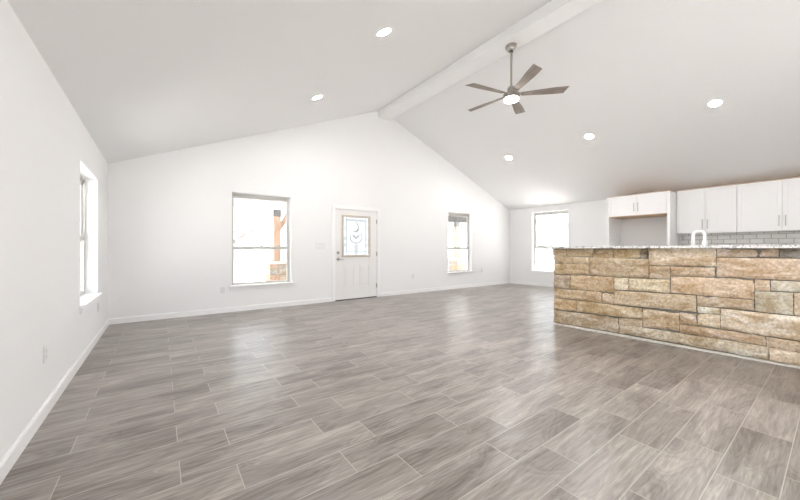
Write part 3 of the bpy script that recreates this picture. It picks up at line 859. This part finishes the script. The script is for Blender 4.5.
def blade_bm():
    bm = bmesh.new()
    n_ = 24; L0, L1 = 0.155, 0.83
    rows = []
    for i in range(n_ + 1):
        u = i / n_
        x = L0 + (L1 - L0) * u
        wl = 0.042 + 0.036 * min(1, u * 1.5)      # half widths
        wr = 0.042 + 0.034 * min(1, u * 1.5)
        xl, xr = x, x
        if u > 0.9: xl = x - 0.05 * (u - 0.9) / 0.1
        ring = []
        for (xx, yy_, zz) in ((xl, wl, 0.003), (xl, wl, -0.003), (xr, -wr, -0.003), (xr, -wr, 0.003)):
            ring.append(bm.verts.new((xx, yy_, zz)))
        rows.append(ring)
    for a, b in zip(rows, rows[1:]):
        for i in range(4):
            j = (i + 1) % 4
            bm.faces.new((a[i], a[j], b[j], b[i]))
    bm.faces.new(rows[0]); bm.faces.new(list(reversed(rows[-1])))
    return bm
b0 = None; a0 = None
for k in range(5):
    ang = math.radians(23.5 + 72 * k)
    M = Matrix.Rotation(ang, 4, 'Z') @ Matrix.Translation((0, 0, 3.615 + Z)) @ Matrix.Rotation(math.radians(-11), 4, 'X')
    if k == 0:
        b = b0 = obj('blade', blade_bm(), M_blade, fan, bevel=0.0015)
        bm = bmesh.new(); bm_box(bm, 0.10, 0.215, -0.028, 0.028, 0.0035, 0.008)
        a = obj('blade_bracket', bm, M_nickel, b, bevel=0.002)
    else:
        b = b0.copy(); C.objects.link(b); b.parent = fan
        a = b0.children[0].copy(); C.objects.link(a); a.parent = b
    b.matrix_local = M

# ------------------------------------------------------------------ outside: ground, porch, trees
tag(box('ground', -45, 45, -45, 45, -0.42, -0.30, M_soil), 'pale dry ground outside the house', 'ground', kind='structure')
tag(box('porch_slab', XL - TW, XR + 2.2, YF + TW, 9.75, -0.299, -0.04, M_conc), 'pale concrete porch floor', 'porch floor', kind='structure')
bm = bmesh.new()
bm_prism(bm, [(YF + TW + 0.03, 2.80), (9.9, 2.58), (9.9, 2.70), (YF + TW + 0.03, 2.92)], XL - 0.6, XR + 2.6, 'x')
tag(obj('porch_roof', bm, M_porch), 'white porch ceiling beyond the front windows', 'porch roof', kind='structure')
tag(box('porch_beam', XL - 0.5, 8.6, 9.12, 9.28, 2.27, 2.585, M_porch, bevel=0.006), 'white beam carrying the porch roof', 'beam', kind='structure')
tag(box('porch_beam', 8.6, XR + 2.4, 9.12, 9.28, 2.25, 2.585, M_porch_shade, bevel=0.006), 'porch beam end with its shade put into the dark colour, seen through narrow window', 'beam', kind='structure')
def porch_post(x, label, mat, side):
    t = thing('porch_post', label, 'post', (x, 9.2, -0.04))
    bm = bmesh.new(); bm_box(bm, -0.095, 0.095, -0.079, 0.079, 0.87, 2.10)
    obj('post', bm, mat, t, bevel=0.008)
    bm = bmesh.new(); bm_box(bm, -0.1, 0.1, -0.085, 0.085, 2.10, 2.285)
    tag(obj('post_cap', bm, M_cap, t, bevel=0.004), 'grey metal cap bracket')
    bm = bmesh.new()
    bm_prism(bm, [(side * 0.09, 1.70), (side * 0.40, 2.20), (side * 0.40, 2.29), (side * 0.30, 2.29), (side * 0.09, 1.90)], -0.045, 0.045)
    obj('knee_brace', bm, mat, t, bevel=0.004)
    bm = bmesh.new()
    tl_ = bm.loops.layers.float_color.new('stone_tint')
    rs = random.Random(int(x * 10))
    z = 0.0
    cols = ((0.42, 0.395, 0.345), (0.46, 0.33, 0.255), (0.44, 0.37, 0.30), (0.38, 0.37, 0.34))
    while z < 0.80:
        h = min(rs.uniform(0.14, 0.22), 0.81 - z)
        if 0.81 - z - h < 0.06: h = 0.81 - z
        sp = rs.uniform(-0.1, 0.1)
        for (a, b) in ((-0.24, sp), (sp, 0.24)):
            c = rs.choice(cols)
            n0 = len(bm.faces)
            bm_box(bm, a + 0.004, b - 0.004, -0.24 - rs.uniform(0, 0.02), 0.24, z + 0.004, z + h - 0.004)
            bm.faces.ensure_lookup_table()
            for f in bm.faces[n0:]:
                for lp in f.loops: lp[tl_] = (*c, 1)
        z += h
    obj('stone_pier', bm, M_stone, t, bevel=0.008)
    bm = bmesh.new(); bm_box(bm, -0.26, 0.26, -0.26, 0.26, 0.81, 0.87)
    obj('pier_cap', bm, M_conc, t, bevel=0.008)
    return t
porch_post(2.57, 'orange cedar porch post on stone pier, seen through tall left window', M_post, 1)
porch_post(6.10, 'orange cedar porch post on stone pier, beyond the entry door', M_post, 1)
porch_post(9.62, 'pale porch post with knee brace, seen through narrow window', M_pale_post, -1)

def tree(name, label, loc, h, seed, leaves, spread=1.0, nb=16, group=None):
    rs = random.Random(seed)
    t = thing(name, label, 'tree', loc, 0, group)
    bm = bmesh.new()
    tips = []
    def grow(p, dirv, length, r, depth):
        pts = [p]; rad = [r]
        q = p.copy(); dcur = dirv.normalized()
        steps = 5
        for i in range(steps):
            dcur = (dcur + Vector((rs.uniform(-.25, .25), rs.uniform(-.25, .25), rs.uniform(-.12, .16)))).normalized()
            q = q + dcur * length / steps
            pts.append(q.copy()); rad.append(r * (1 - 0.75 * (i + 1) / steps))
        bm_tube(bm, pts, rad, 6 if depth > 1 else 8)
        if depth >= 3:
            tips.append(q.copy()); return
        kk = 5 if depth == 0 else 4
        for i in range(kk):
            idx = rs.randint(2, steps)
            a = rs.uniform(0, 2 * math.pi)
            nd = dcur * 0.5 + Vector((math.cos(a) * spread, math.sin(a) * spread, rs.uniform(0.0, 0.6)))
            grow(pts[idx], nd, length * rs.uniform(0.5, 0.75), max(0.008, rad[idx] * 0.65), depth + 1)
    grow(Vector((0, 0, 0)), Vector((0, 0, 1)), h * 0.5, h * 0.025, 0)
    obj('trunk', bm, M_bark, t, smooth=True)
    if leaves:
        bm = bmesh.new()
        for tp in tips:
            for i in range(leaves):
                c = tp + Vector((rs.gauss(0, .28), rs.gauss(0, .28), rs.gauss(0, .2)))
                s = rs.uniform(0.035, 0.065)
                R = Matrix.Rotation(rs.uniform(0, 6.28), 3, 'Z') @ Matrix.Rotation(rs.uniform(-1, 1), 3, 'X')
                vs = [bm.verts.new(c + R @ Vector(v)) for v in ((-s, 0, 0), (0, -s * .45, s * .1), (s, 0, 0), (0, s * .45, s * .1))]
                bm.faces.new(vs)
        obj('foliage', bm, M_leaf, t, recalc=False)
    return t
tree('oak_tree', 'sparse leafy oak outside the right wall window', (15.0, 7.6, -0.3), 4.1, 3, 16)
tree('bare_tree', 'bare thin-branched tree beyond the porch, left window', (2.1, 13.5, -0.3), 5.2, 11, 0, 1.3)
tree('oak_tree', 'leafy oak beyond the porch, seen through narrow window', (15.8, 17.0, -0.3), 4.8, 8, 22)
